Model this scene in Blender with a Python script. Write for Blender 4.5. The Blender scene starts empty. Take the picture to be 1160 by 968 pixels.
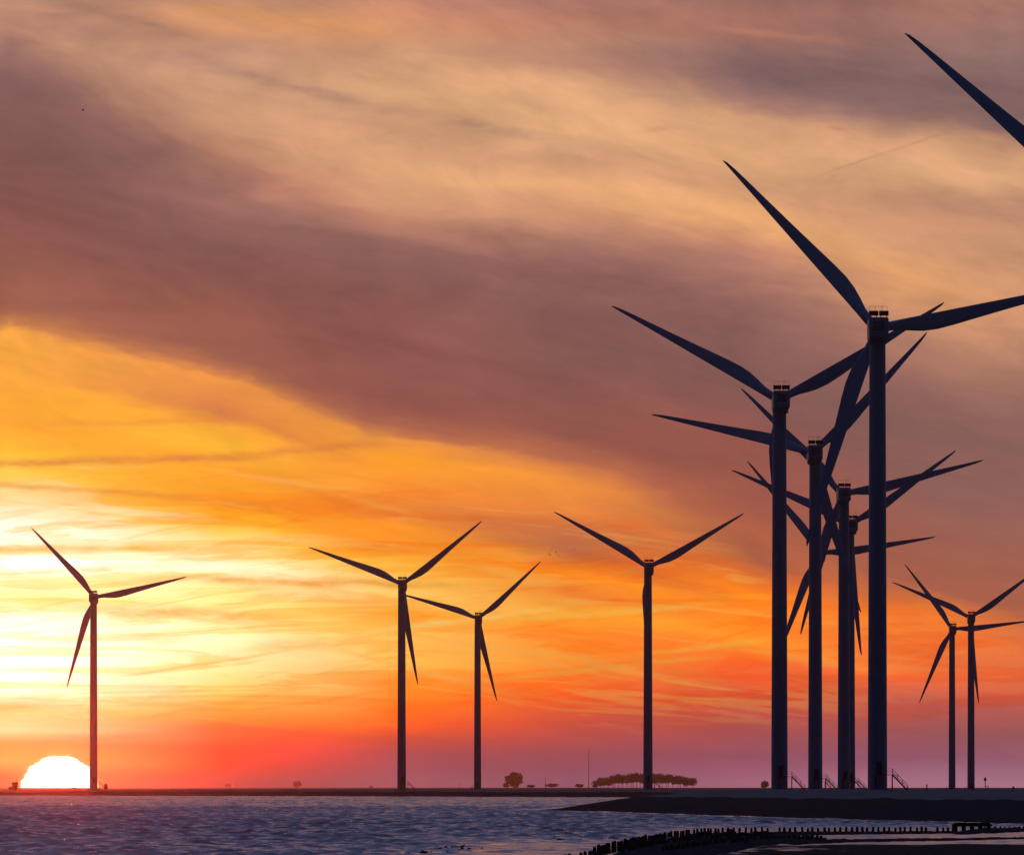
import bpy, bmesh, math, random
import numpy as np
from mathutils import Vector, Matrix

random.seed(7)
rng = np.random.default_rng(11)
SC = bpy.context.scene
COL = SC.collection
R = math.radians

# ------------------------------------------------------------------ camera
F, CX, HY, CAMH = 9500.0, 580.0, 890.0, 4.2      # long tele lens, level, eye 4.2 m above the water
cam_d = bpy.data.cameras.new('camera')
cam = bpy.data.objects.new('camera', cam_d)
COL.objects.link(cam)
cam.location = (0, 0, CAMH)
cam.rotation_euler = (R(90), 0, 0)
cam_d.sensor_width = 36.0
cam_d.sensor_fit = 'HORIZONTAL'
cam_d.lens = 36.0 * F / 1160.0
cam_d.shift_y = (HY - 484.0) / 1160.0
cam_d.clip_start = 0.5
cam_d.clip_end = 60000
SC.camera = cam


def at(px, py, d):
    return Vector(((px - CX) / F * d, d, CAMH - (py - HY) / F * d))


def on_level(px, py, z=0.0):
    return at(px, py, (CAMH - z) * F / (py - HY))


# ------------------------------------------------------------------ node helper
class N:
    """expression builder for shader nodes"""
    tree = None

    def __init__(s, v):
        s.v = v

    @staticmethod
    def put(sock, v):
        if isinstance(v, N):
            v = v.v
        if isinstance(v, bpy.types.NodeSocket):
            N.tree.links.new(v, sock)
        elif isinstance(v, (tuple, list)):
            sock.default_value = tuple(v) if len(v) == len(sock.default_value) else (*v, 1.0)
        else:
            sock.default_value = v

    @staticmethod
    def m(op, a, b=None, c=None, clamp=False):
        n = N.tree.nodes.new('ShaderNodeMath')
        n.operation = op
        n.use_clamp = clamp
        for i, x in enumerate((a, b, c)):
            if x is not None:
                N.put(n.inputs[i], x)
        return N(n.outputs[0])

    def __add__(s, o): return N.m('ADD', s, o)
    def __radd__(s, o): return N.m('ADD', o, s)
    def __sub__(s, o): return N.m('SUBTRACT', s, o)
    def __rsub__(s, o): return N.m('SUBTRACT', o, s)
    def __mul__(s, o): return N.m('MULTIPLY', s, o)
    def __rmul__(s, o): return N.m('MULTIPLY', o, s)
    def __truediv__(s, o): return N.m('DIVIDE', s, o)


def step(x, a, b):
    n = N.tree.nodes.new('ShaderNodeMapRange')
    n.interpolation_type = 'SMOOTHSTEP'
    N.put(n.inputs['Value'], x)
    if a <= b:
        n.inputs['From Min'].default_value, n.inputs['From Max'].default_value = a, b
    else:
        n.inputs['From Min'].default_value, n.inputs['From Max'].default_value = b, a
        n.inputs['To Min'].default_value, n.inputs['To Max'].default_value = 1, 0
    return N(n.outputs['Result'])


def lin(x, a, b, c=0.0, d=1.0):
    n = N.tree.nodes.new('ShaderNodeMapRange')
    N.put(n.inputs['Value'], x)
    for k, v in zip(('From Min', 'From Max', 'To Min', 'To Max'), (a, b, c, d)):
        n.inputs[k].default_value = v
    return N(n.outputs['Result'])


def mix(f, a, b, mode='MIX'):
    n = N.tree.nodes.new('ShaderNodeMix')
    n.data_type = 'RGBA'
    n.blend_type = mode
    N.put(n.inputs[0], f)
    N.put(n.inputs[6], a)
    N.put(n.inputs[7], b)
    return N(n.outputs[2])


def vec(x, y, z=0.0):
    n = N.tree.nodes.new('ShaderNodeCombineXYZ')
    for i, v in enumerate((x, y, z)):
        N.put(n.inputs[i], v)
    return N(n.outputs[0])


def noise(v, scale=1.0, detail=4.0, rough=0.5, dist=0.0, lac=2.0):
    n = N.tree.nodes.new('ShaderNodeTexNoise')
    N.put(n.inputs['Vector'], v)
    n.inputs['Scale'].default_value = scale
    n.inputs['Detail'].default_value = detail
    n.inputs['Roughness'].default_value = rough
    n.inputs['Distortion'].default_value = dist
    n.inputs['Lacunarity'].default_value = lac
    return N(n.outputs[0])


def ramp(x, stops, interp='LINEAR'):
    n = N.tree.nodes.new('ShaderNodeValToRGB')
    cr = n.color_ramp
    cr.interpolation = interp
    stops = sorted(stops, key=lambda s: s[0])
    while len(cr.elements) < len(stops):
        cr.elements.new(0.5)
    for e, (p, c) in zip(cr.elements, stops):
        e.position = min(1.0, max(0.0, p))
    for e, (p, c) in zip(cr.elements, stops):
        e.color = (c, c, c, 1) if not isinstance(c, (tuple, list)) else (*c[:3], 1)
    N.put(n.inputs[0], x)
    return N(n.outputs[0])


def s2l(c):
    c = np.asarray(c, float) / 255.0
    return tuple(np.where(c <= 0.04045, c / 12.92, ((c + 0.055) / 1.055) ** 2.4))


# ------------------------------------------------------------------ air and sky
HAZE_DENSITY = 2.9e-5
HAZE_TOP, HAZE_FAR = 150.0, 20000.0
HAZE_TINT = np.array([0.36, 0.40, 0.38])       # the air scatters blue better than red


SUN_AZ = (66.0 - CX) / F
SUN_EL = R(0.3)
SUN_E, SUN_C = 0.038, (1.0, 0.06, 0.025)
HAZE_G = 0.984

# sky colour by height in the picture, for seven bearings (sRGB as seen through the air)
COLUMNS = {
    20: [(0, (190, 140, 116)), (35, (180, 128, 108)), (62, (152, 110, 100)), (100, (136, 95, 92)), (200, (131, 86, 80)), (260, (140, 86, 78)), (300, (150, 92, 80)), (345, (158, 96, 78)), (366, (178, 110, 78)), (384, (246, 165, 72)), (430, (252, 170, 62)), (490, (250, 165, 55)), (512, (250, 190, 58)), (540, (250, 205, 80)), (562, (252, 220, 125)), (588, (255, 246, 215)), (604, (255, 255, 246)), (640, (255, 252, 238)), (672, (253, 230, 145)), (700, (255, 250, 225)), (745, (255, 255, 246)), (780, (255, 252, 225)), (803, (253, 225, 140)), (828, (253, 232, 165)), (842, (250, 165, 74)), (862, (254, 185, 95)), (878, (250, 120, 60)), (889, (240, 72, 60))],
    250: [(0, (198, 145, 116)), (30, (215, 150, 108)), (60, (184, 136, 114)), (95, (204, 152, 120)), (140, (208, 152, 118)), (175, (188, 130, 106)), (212, (150, 103, 93)), (280, (138, 90, 84)), (350, (153, 92, 78)), (398, (158, 95, 78)), (412, (180, 108, 78)), (424, (240, 150, 72)), (450, (228, 138, 74)), (468, (220, 128, 74)), (480, (250, 170, 60)), (504, (252, 185, 56)), (535, (250, 168, 50)), (566, (248, 155, 44)), (588, (250, 172, 42)), (606, (253, 205, 90)), (640, (255, 246, 205)), (668, (253, 226, 135)), (690, (255, 235, 150)), (722, (255, 243, 188)), (760, (255, 232, 155)), (782, (254, 212, 116)), (800, (253, 185, 85)), (816, (255, 150, 52)), (826, (255, 110, 32)), (846, (253, 92, 36)), (866, (245, 84, 52)), (886, (235, 88, 76))],
    450: [(0, (190, 130, 106)), (22, (208, 142, 108)), (60, (202, 148, 116)), (110, (220, 166, 121)), (142, (206, 152, 117)), (182, (226, 168, 122)), (222, (208, 150, 115)), (248, (178, 122, 101)), (272, (150, 103, 93)), (310, (136, 91, 86)), (355, (148, 92, 82)), (400, (145, 88, 80)), (452, (146, 85, 77)), (480, (172, 100, 77)), (498, (236, 148, 66)), (520, (252, 160, 46)), (558, (246, 142, 54)), (585, (232, 127, 55)), (602, (250, 150, 42)), (622, (246, 146, 46)), (640, (253, 186, 66)), (672, (254, 205, 105)), (690, (250, 168, 54)), (712, (253, 198, 92)), (742, (253, 190, 82)), (772, (255, 150, 42)), (800, (255, 120, 27)), (820, (248, 96, 32)), (836, (212, 82, 60)), (852, (186, 82, 80)), (870, (176, 86, 90)), (888, (172, 92, 97))],
    650: [(0, (168, 117, 105)), (22, (182, 122, 102)), (52, (192, 137, 111)), (72, (187, 134, 112)), (100, (220, 165, 122)), (150, (228, 172, 125)), (172, (210, 154, 118)), (210, (230, 168, 118)), (248, (205, 145, 112)), (280, (160, 110, 98)), (312, (139, 93, 87)), (400, (132, 88, 82)), (500, (147, 86, 75)), (530, (200, 115, 75)), (552, (238, 143, 62)), (582, (230, 130, 64)), (602, (206, 116, 69)), (628, (192, 108, 70)), (645, (248, 152, 42)), (668, (238, 128, 50)), (692, (252, 165, 50)), (720, (250, 140, 41)), (752, (250, 142, 45)), (782, (247, 102, 36)), (802, (230, 88, 46)), (830, (190, 80, 70)), (852, (161, 79, 82)), (870, (151, 81, 92)), (888, (151, 89, 105))],
    850: [(0, (152, 106, 96)), (30, (168, 113, 99)), (62, (142, 103, 98)), (90, (133, 99, 98)), (112, (162, 119, 108)), (132, (210, 155, 118)), (180, (226, 170, 122)), (220, (216, 158, 118)), (260, (232, 168, 112)), (288, (192, 132, 106)), (312, (165, 113, 99)), (350, (146, 100, 92)), (400, (139, 94, 88)), (450, (136, 90, 85)), (500, (150, 88, 78)), (560, (160, 90, 75)), (602, (178, 99, 70)), (630, (165, 90, 70)), (656, (230, 120, 50)), (672, (254, 145, 36)), (700, (253, 131, 31)), (728, (254, 150, 42)), (746, (250, 113, 45)), (770, (240, 97, 50)), (800, (205, 84, 65)), (830, (166, 81, 82)), (860, (151, 82, 98)), (888, (165, 101, 120))],
    1060: [(0, (166, 116, 101)), (22, (172, 121, 107)), (60, (142, 108, 102)), (100, (132, 99, 98)), (134, (152, 112, 101)), (160, (215, 160, 120)), (200, (226, 170, 125)), (240, (198, 142, 112)), (300, (214, 155, 115)), (340, (220, 155, 106)), (370, (205, 145, 110)), (402, (170, 118, 100)), (450, (146, 101, 92)), (500, (139, 97, 90)), (560, (141, 95, 88)), (620, (158, 95, 79)), (662, (168, 96, 76)), (690, (222, 116, 55)), (710, (246, 126, 50)), (742, (236, 116, 60)), (770, (240, 110, 60)), (792, (200, 91, 75)), (830, (151, 82, 85)), (860, (146, 86, 105)), (888, (165, 111, 130))],
    1180: [(0, (172, 122, 104)), (22, (160, 115, 105)), (60, (142, 112, 106)), (110, (136, 104, 101)), (154, (140, 103, 97)), (176, (208, 154, 118)), (210, (216, 162, 122)), (246, (188, 136, 112)), (300, (206, 150, 115)), (340, (212, 152, 112)), (380, (196, 140, 110)), (425, (168, 118, 100)), (470, (150, 105, 95)), (520, (142, 99, 92)), (580, (146, 97, 88)), (640, (160, 97, 80)), (690, (172, 98, 74)), (718, (216, 114, 66)), (742, (232, 116, 66)), (772, (228, 108, 66)), (795, (192, 92, 78)), (830, (152, 86, 88)), (860, (148, 90, 108)), (888, (166, 114, 132))],
}


def air_model():
    """sky radiance needed at each bearing and height so that, through the air, it is what the table says"""
    gx = np.arange(-500, 1700, 40.0)
    gy = np.arange(0, 892, 18.0)
    xs = sorted(COLUMNS)
    tab = np.zeros((len(gy), len(gx), 3))
    col = {x: np.stack([np.interp(gy, [y for y, c in COLUMNS[x]], [s2l(c)[k] for y, c in COLUMNS[x]]) for k in range(3)], -1) for x in xs}
    for i, x in enumerate(gx):
        j = int(np.clip(np.searchsorted(xs, x) - 1, 0, len(xs) - 2))
        t = float(np.clip((x - xs[j]) / (xs[j + 1] - xs[j]), 0, 1))
        tab[:, i] = col[xs[j]] * (1 - t) + col[xs[j + 1]] * t
    g = HAZE_G

    def phase(d2):
        return (1 - g * g) / (4 * math.pi * (1 + g * g - 2 * g * (1 - d2 / 2)) ** 1.5)
    el = np.maximum((HY - gy) / F, 1e-4)
    L = np.minimum(HAZE_FAR, (HAZE_TOP - CAMH) / el)
    T = np.exp(-HAZE_DENSITY * L)
    src = tab / np.sqrt(T)[:, None, None]
    PX, PY = np.meshgrid(gx, gy)
    dA = 40.0 * 18.0 / F ** 2
    out = {}
    for x in xs:
        res = []
        for y, c in COLUMNS[x]:
            e = max((HY - y) / F, 1e-4)
            l = min(HAZE_FAR, (HAZE_TOP - CAMH) / e)
            t = math.exp(-HAZE_DENSITY * l)
            ph = phase(((PX - x) ** 2 + (PY - y) ** 2) / F ** 2)
            ins = (src * ph[..., None]).sum((0, 1)) * dA
            ds = ((x - CX) / F - SUN_AZ) ** 2 + ((HY - y) / F - SUN_EL) ** 2
            lamp = SUN_E * np.array(SUN_C) * phase(ds) * math.sqrt(t)
            add = (1 - t) * HAZE_TINT * (ins + lamp)
            want = np.array(s2l(c))
            add = add * np.clip((1.0 - want) / 0.15, 0, 1)      # what is blown out in the photograph may stay blown out
            res.append((y, tuple(np.maximum(want * 0.06, (want - add) / t))))
        out[x] = res
    return out


E1 = [(20, 374), (138, 399), (241, 420), (300, 436), (400, 478), (450, 490), (500, 499), (621, 518), (725, 545), (850, 600), (960, 640), (1060, 668), (1180, 700)]
E2 = [(20, 62), (100, 115), (207, 168), (293, 195), (400, 230), (483, 250), (587, 267), (690, 280), (780, 290), (850, 304), (960, 350), (1060, 395), (1180, 430)]


def interp(tab, x):
    return float(np.interp(x, [t[0] for t in tab], [t[1] for t in tab]))


def tpos(y, e1, e2):
    if y >= e1:
        return 0.62 * (HY - y) / (HY - e1)
    if y >= e2:
        return 0.62 + 0.13 * (e1 - y) / (e1 - e2)
    return 0.75 + 0.25 * (e2 - y) / e2


def build_world():
    w = bpy.data.worlds.new('World')
    SC.world = w
    w.use_nodes = True
    t = w.node_tree
    t.nodes.clear()
    N.tree = t
    tc = t.nodes.new('ShaderNodeTexCoord')
    sp = t.nodes.new('ShaderNodeSeparateXYZ')
    t.links.new(tc.outputs['Generated'], sp.inputs[0])
    dx, dy, dz = (N(sp.outputs[i]) for i in range(3))
    az = N.m('ARCTAN2', dx, dy)
    el = N.m('ARCSINE', dz)
    U = az * F + CX
    Y = HY - el * F

    # wind-drawn cloud texture, in degrees of bearing and height
    wide = noise(vec(U * 0.0016, Y * 0.0085, 3.1), 1.0, 5, 0.55, 0.3)
    fine = noise(vec(U * 0.0055, Y * 0.045, 9.7), 1.0, 6, 0.58, 0.5)
    dia = Y - U * 0.22                                        # the high cloud falls off to the right
    puff = noise(vec((U + Y * 0.22) * 0.0042, dia * 0.0105, 1.7), 1.0, 6, 0.55, 0.6)
    puff2 = noise(vec((U + Y * 0.3) * 0.0036, dia * 0.0125, 6.4), 1.0, 7, 0.6, 0.9)
    billow = noise(vec(U * 0.0065, dia * 0.0105, 12.9), 1.0, 7, 0.58, 0.8)
    low = step(Y, 330, 560)                                    # 1 in the low bright sky
    warp = (wide - 0.5) * lin(low, 0, 1, 46, 34) + (fine - 0.5) * lin(low, 0, 1, 14, 22) + (puff - 0.5) * lin(low, 0, 1, 62, 8)
    nearh = step(Y, 870, 730)
    Yw = Y + warp * lin(nearh, 0, 1, 0.25, 1.0)
    e1 = ramp(lin(U, 0, 1200), [((x) / 1200, y / 1000) for x, y in E1], 'CARDINAL') * 1000.0
    e2 = ramp(lin(U, 0, 1200), [((x) / 1200, y / 1000) for x, y in E2], 'CARDINAL') * 1000.0
    tl = N.m('MULTIPLY', (HY - Yw) / (HY - e1), 0.62)
    tl = N.m('MINIMUM', N.m('MAXIMUM', tl, 0.0), 0.62)
    tm = N.m('MULTIPLY', (e1 - Yw) / (e1 - e2), 0.13)
    tm = N.m('MINIMUM', N.m('MAXIMUM', tm, 0.0), 0.13)
    tu = N.m('MULTIPLY', (e2 - Yw) / e2, 0.25)
    tu = N.m('MINIMUM', N.m('MAXIMUM', tu, 0.0), 0.25)
    tt = tl + tm + tu
    xs = sorted(COLUMNS)
    colr = None
    through = air_model()
    for i, x in enumerate(xs):
        a, b = interp(E1, x), interp(E2, x)
        st = [(tpos(y, a, b), c) for y, c in through[x]]
        r = ramp(tt, st)
        colr = r if colr is None else mix(lin(U, xs[i - 1], x), colr, r)

    # cloud streaks: darker rags and brighter lit edges
    st1 = step(noise(vec(U * 0.0036, Y * 0.052, 21.3), 1.0, 6, 0.62, 0.8), 0.50, 0.585)
    st2 = step(noise(vec((U + Y * 0.8) * 0.0045, (Y + U * 0.12) * 0.040, 33.9), 1.0, 6, 0.62, 1.0), 0.52, 0.60)
    st3 = step(noise(vec((U - Y * 0.6) * 0.0040, (Y - U * 0.10) * 0.046, 54.2), 1.0, 6, 0.62, 0.8), 0.53, 0.63)
    bright = step(Y, 480, 620) * step(Y, 850, 780) * step(tt, 0.58, 0.46)
    sunny = step(U, 560, 200)
    colr = mix(st1 * bright * lin(sunny, 0, 1, 0.50, 0.62), colr, mix(1.0, colr, (0.97, 0.66, 0.24), 'MULTIPLY'))
    colr = mix(st2 * bright * lin(sunny, 0, 1, 0.40, 0.40), colr, mix(1.0, colr, (1.0, 0.60, 0.34), 'MULTIPLY'))
    lit = mix(step(U, 420, 100), (1.0, 0.47, 0.09), (1.05, 0.93, 0.62))
    colr = mix(st3 * bright * step(U, 1150, 800) * 0.42, colr, lit)

    core = N.m('MULTIPLY', step(U, 470, 60) * step(Y, 575, 640) * step(Y, 815, 765), 0.30) + 1.0
    colr = mix(1.0, colr, vec(core, core, core), 'MULTIPLY')

    # single streaks the evening sky shows
    wob = (noise(vec(U * 0.012, Y * 0.01, 77.0), 1.0, 4, 0.6) - 0.5)
    rag = noise(vec(U * 0.022, Y * 0.10, 14.0), 1.0, 4, 0.6)

    def streak(x0, y0, x1, y1, wd, rgb, k, soft=60, wb=12):
        nonlocal colr
        b = (y1 - y0) / (x1 - x0)
        d = (Y - y0 - (U - x0) * b + wob * wb) / wd
        g = N.m('EXPONENT', N.m('MULTIPLY', d * d, -1.0))
        win = step(U, x0 - soft, x0 + soft) * step(U, x1 + soft, x1 - soft)
        kk = N.m('MULTIPLY', lin(rag, 0.3, 0.62, 0.35, 1.0), k)
        colr = mix(g * win * kk, colr, s2l(rgb))

    streak(-40, 526, 260, 519, 5, (222, 128, 66), 0.85)
    streak(220, 521, 420, 503, 4.5, (218, 128, 66), 0.8)
    streak(-40, 546, 330, 574, 4, (238, 142, 52), 0.7)
    streak(60, 480, 330, 476, 4, (236, 140, 66), 0.5, 70)
    streak(-40, 622, 230, 621, 4.5, (240, 186, 70), 0.9, 50, 6)
    streak(-20, 652, 170, 640, 4, (250, 215, 120), 0.6)
    streak(200, 656, 520, 662, 5, (238, 164, 58), 0.85)
    streak(130, 690, 345, 705, 9, (247, 180, 74), 0.8, 60)
    streak(290, 735, 400, 728, 8, (247, 165, 62), 0.6, 50)
    streak(150, 764, 320, 738, 1.8, (246, 200, 110), 0.75, 40, 5)
    streak(-40, 802, 80, 800, 5, (252, 208, 120), 0.7)
    streak(60, 838, 330, 826, 7, (251, 104, 40), 0.6, 60)
    streak(420, 716, 620, 690, 3.5, (255, 218, 120), 0.7)
    streak(560, 703, 800, 685, 3.6, (255, 196, 80), 0.8, 60)
    streak(380, 735, 560, 782, 3.5, (254, 190, 90), 0.6, 60)
    streak(540, 776, 700, 801, 2.6, (252, 140, 60), 0.6, 40)
    streak(560, 770, 800, 744, 3.0, (255, 172, 62), 0.7, 50)
    streak(730, 742, 870, 722, 3.0, (255, 190, 66), 0.75, 40)
    streak(560, 610, 860, 622, 14, (186, 104, 70), 0.5, 70)
    streak(200, 12, 440, 38, 13, (234, 160, 100), 0.75, 80)
    streak(30, -6, 240, 50, 10, (166, 122, 108), 0.65, 60)
    streak(60, 52, 210, 58, 9, (208, 154, 120), 0.6, 60)
    streak(200, 66, 420, 122, 8, (172, 128, 112), 0.7, 60)
    streak(400, 118, 660, 166, 8, (186, 138, 114), 0.65, 70)
    streak(640, 60, 800, 66, 8, (160, 120, 108), 0.5, 60)
    streak(820, 36, 960, 50, 4, (196, 130, 105), 0.6, 50)
    streak(930, 199, 1080, 150, 1.4, (186, 128, 104), 0.4, 25, 3)
    streak(940, 146, 956, 149, 2.2, (190, 120, 96), 0.7, 8, 2)
    streak(1010, 225, 1200, 232, 12, (188, 136, 112), 0.6, 60)
    streak(830, 92, 1000, 104, 22, (126, 98, 100), 0.6, 60, 26)
    streak(960, 118, 1200, 140, 17, (126, 98, 100), 0.6, 60, 22)
    streak(730, 150, 760, 146, 3, (212, 140, 105), 0.6, 14, 2)

    # grain of the high cloud
    wisp = noise(vec((U + Y * 0.25) * 0.010, dia * 0.052, 8.8), 1.0, 7, 0.62, 0.7)
    g = lin(puff2, 0.25, 0.75, -1, 1) * lin(low, 0, 1, 0.20, 0.08) + lin(wisp, 0.25, 0.75, -1, 1) * lin(low, 0, 1, 0.06, 0.07) + lin(billow, 0.25, 0.75, -1, 1) * lin(low, 0, 1, 0.13, 0.02)
    gc = vec(1.0 + g, 1.0 + g * 0.92, 1.0 + g * 0.78)
    colr = mix(1.0, colr, gc, 'MULTIPLY')

    # the sky beyond: overhead, to the sides and behind, a clear blue dusk (Nishita) under thin cloud
    sky = t.nodes.new('ShaderNodeTexSky')
    sky.sky_type = 'NISHITA'
    sky.sun_disc = False
    sky.sun_elevation = SUN_EL
    sky.sun_rotation = SUN_AZ
    sky.altitude = 0
    nish = mix(1.0, N(sky.outputs[0]), (0.05, 0.05, 0.05), 'MULTIPLY')
    eld = el * (180 / math.pi)
    sunside = ramp(lin(eld, 0, 90), [(0, (0.20, 0.10, 0.12)), (0.05, (0.20, 0.115, 0.12)), (0.07, (0.17, 0.15, 0.23)), (0.12, (0.125, 0.145, 0.29)), (0.25, (0.11, 0.14, 0.31)), (0.45, (0.09, 0.13, 0.29)), (1.0, (0.02, 0.045, 0.12))])
    farside = ramp(lin(eld, 0, 90), [(0, (0.0010, 0.010, 0.050)), (0.3, (0.0015, 0.014, 0.066)), (1.0, (0.02, 0.045, 0.12))])
    aa = N.m('ABSOLUTE', az - SUN_AZ)
    around = step(aa, R(28), R(110))
    out = mix(around, sunside, farside)
    cl = noise(vec(az * 2.2, eld * 0.12, 5.0), 1.0, 5, 0.6)
    out = mix(1.0, out, mix(cl, (0.7, 0.7, 0.75), (1.3, 1.25, 1.2)), 'MULTIPLY')
    out = mix(0.08, out, nish, 'ADD')
    inview = step(eld, 7.2, 5.5) * step(aa, R(18), R(6.4))
    colr = mix(inview, out, colr)

    # the sun, flattened and stepped by the thick air low down
    yy = lin(Y, 857, 897)
    hw = ramp(yy, [(0, 0.12), (0.05, 0.19), (0.14, 0.22), (0.18, 0.265), (0.22, 0.275), (0.26, 0.33), (0.34, 0.35), (0.44, 0.362), (0.50, 0.39), (0.60, 0.397), (0.66, 0.43), (1.0, 0.445)]) * 97.0
    au = N.m('ABSOLUTE', U - 67.5)
    disc = N.m('MULTIPLY', step(hw - au + wob * 3.0, -2.4, 2.4), step(Y, 855.5, 858.5)) * step(Y, 900, 898)
    glow = N.m('EXPONENT', N.m('MULTIPLY', N.m('POWER', (au * au) / 5200.0 + N.m('MULTIPLY', (Y - 885) * (Y - 885), 1 / 700.0), 0.5), -1.0))
    colr = mix(glow * 0.5, colr, (1.3, 0.25, 0.04))
    off = N.m('MAXIMUM', au - hw, 0.0) + N.m('MAXIMUM', 857.0 - Y, 0.0)
    rim = N.m('EXPONENT', N.m('MULTIPLY', off, -0.30))
    colr = mix(rim * 0.75, colr, (1.4, 0.80, 0.26))
    colr = mix(disc, colr, (7.0, 5.6, 4.2))

    bg = t.nodes.new('ShaderNodeBackground')
    N.put(bg.inputs[0], colr)
    bg.inputs[1].default_value = 1.0
    wo = t.nodes.new('ShaderNodeOutputWorld')
    t.links.new(bg.outputs[0], wo.inputs[0])
    w.cycles.sampling_method = 'MANUAL'
    w.cycles.sample_map_resolution = 2048


build_world()

sun_d = bpy.data.lights.new('sun', 'SUN')
sun_d.energy = SUN_E
sun_d.angle = R(0.5)
sun_d.color = SUN_C
sun = bpy.data.objects.new('sun', sun_d)
COL.objects.link(sun)
dirv = Vector((math.sin(SUN_AZ) * math.cos(SUN_EL), math.cos(SUN_AZ) * math.cos(SUN_EL), math.sin(SUN_EL)))
sun.rotation_euler = dirv.to_track_quat('Z', 'Y').to_euler()
sun.location = (0, 0, 300)


# ------------------------------------------------------------------ materials
def material(name, base, rough=0.6, spec=0.3, vary=0.25, scale=1.0, bump=0.0, bscale=4.0, stretch=(1, 1, 1), metal=0.0):
    m = bpy.data.materials.new(name)
    m.use_nodes = True
    t = m.node_tree
    N.tree = t
    p = t.nodes['Principled BSDF']
    tc = t.nodes.new('ShaderNodeTexCoord')
    mp = t.nodes.new('ShaderNodeMapping')
    mp.inputs['Scale'].default_value = stretch
    t.links.new(tc.outputs['Object'], mp.inputs[0])
    n = noise(N(mp.outputs[0]), scale, 6, 0.6)
    lo = tuple(c * (1 - vary) for c in base)
    hi = tuple(min(1, c * (1 + vary)) for c in base)
    N.put(p.inputs['Base Color'], ramp(n, [(0.3, lo), (0.7, hi)]))
    p.inputs['Roughness'].default_value = rough
    p.inputs['Specular IOR Level'].default_value = spec
    p.inputs['Metallic'].default_value = metal
    if bump > 0:
        b = t.nodes.new('ShaderNodeBump')
        b.inputs['Strength'].default_value = 1.0
        b.inputs['Distance'].default_value = bump
        N.put(b.inputs['Height'], noise(N(mp.outputs[0]), bscale, 5, 0.6))
        t.links.new(b.outputs[0], p.inputs['Normal'])
    return m


M_paint = material('turbine paint', (0.27, 0.29, 0.32), 0.5, 0.3, 0.10, 0.35, stretch=(1, 1, 0.15))
M_blade = material('blade laminate', (0.38, 0.41, 0.45), 0.45, 0.3, 0.08, 0.3)
M_nac = material('nacelle shell', (0.27, 0.29, 0.32), 0.5, 0.3, 0.10, 0.8)
M_dark = material('dark steel', (0.03, 0.032, 0.036), 0.6, 0.3, 0.3, 3.0)
M_galv = material('galvanised steel', (0.10, 0.105, 0.11), 0.5, 0.4, 0.2, 3.0)
M_conc = material('concrete', (0.28, 0.27, 0.25), 0.85, 0.2, 0.2, 1.2)
M_wood = material('wet timber', (0.022, 0.019, 0.017), 0.8, 0.12, 0.4, 6.0, 0.01, 20)
M_rock = material('wet basalt', (0.020, 0.022, 0.028), 0.95, 0.02, 0.45, 0.6, 0.06, 2.5)
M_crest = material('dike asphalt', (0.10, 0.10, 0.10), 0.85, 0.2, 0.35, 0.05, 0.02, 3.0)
M_mud = material('wet mud', (0.018, 0.016, 0.017), 0.9, 0.02, 0.4, 0.35, 0.01, 3.0)
M_polder = material('polder fields', (0.05, 0.06, 0.035), 0.95, 0.1, 0.4, 0.004)
M_leaf = material('foliage', (0.04, 0.05, 0.028), 0.9, 0.1, 0.35, 0.2)
M_bark = material('bark', (0.05, 0.042, 0.034), 0.9, 0.1, 0.3, 0.5)
M_brick = material('brick', (0.22, 0.12, 0.09), 0.9, 0.15, 0.25, 0.6)
M_bird = material('feathers', (0.05, 0.05, 0.055), 0.8, 0.1, 0.3, 5)


def water_material():
    m = bpy.data.materials.new('sea water')
    m.use_nodes = True
    t = m.node_tree
    N.tree = t
    p = t.nodes['Principled BSDF']
    p.inputs['Base Color'].default_value = (0.018, 0.026, 0.045, 1)
    p.inputs['Roughness'].default_value = 0.14
    p.inputs['IOR'].default_value = 1.33
    tc = t.nodes.new('ShaderNodeTexCoord')
    mp = t.nodes.new('ShaderNodeMapping')
    t.links.new(tc.outputs['Object'], mp.inputs[0])
    a = noise(N(mp.outputs[0]), 1.1, 4, 0.6)
    at_ = t.nodes.new('ShaderNodeAttribute')
    at_.attribute_name = 'calm'
    b = t.nodes.new('ShaderNodeBump')
    N.put(b.inputs['Strength'], 1.0)
    N.put(b.inputs['Distance'], lin(N(at_.outputs['Fac']), 0, 1, 0.15, 0.01))
    N.put(b.inputs['Height'], a)
    t.links.new(b.outputs[0], p.inputs['Normal'])
    return m


M_water = water_material()


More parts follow.
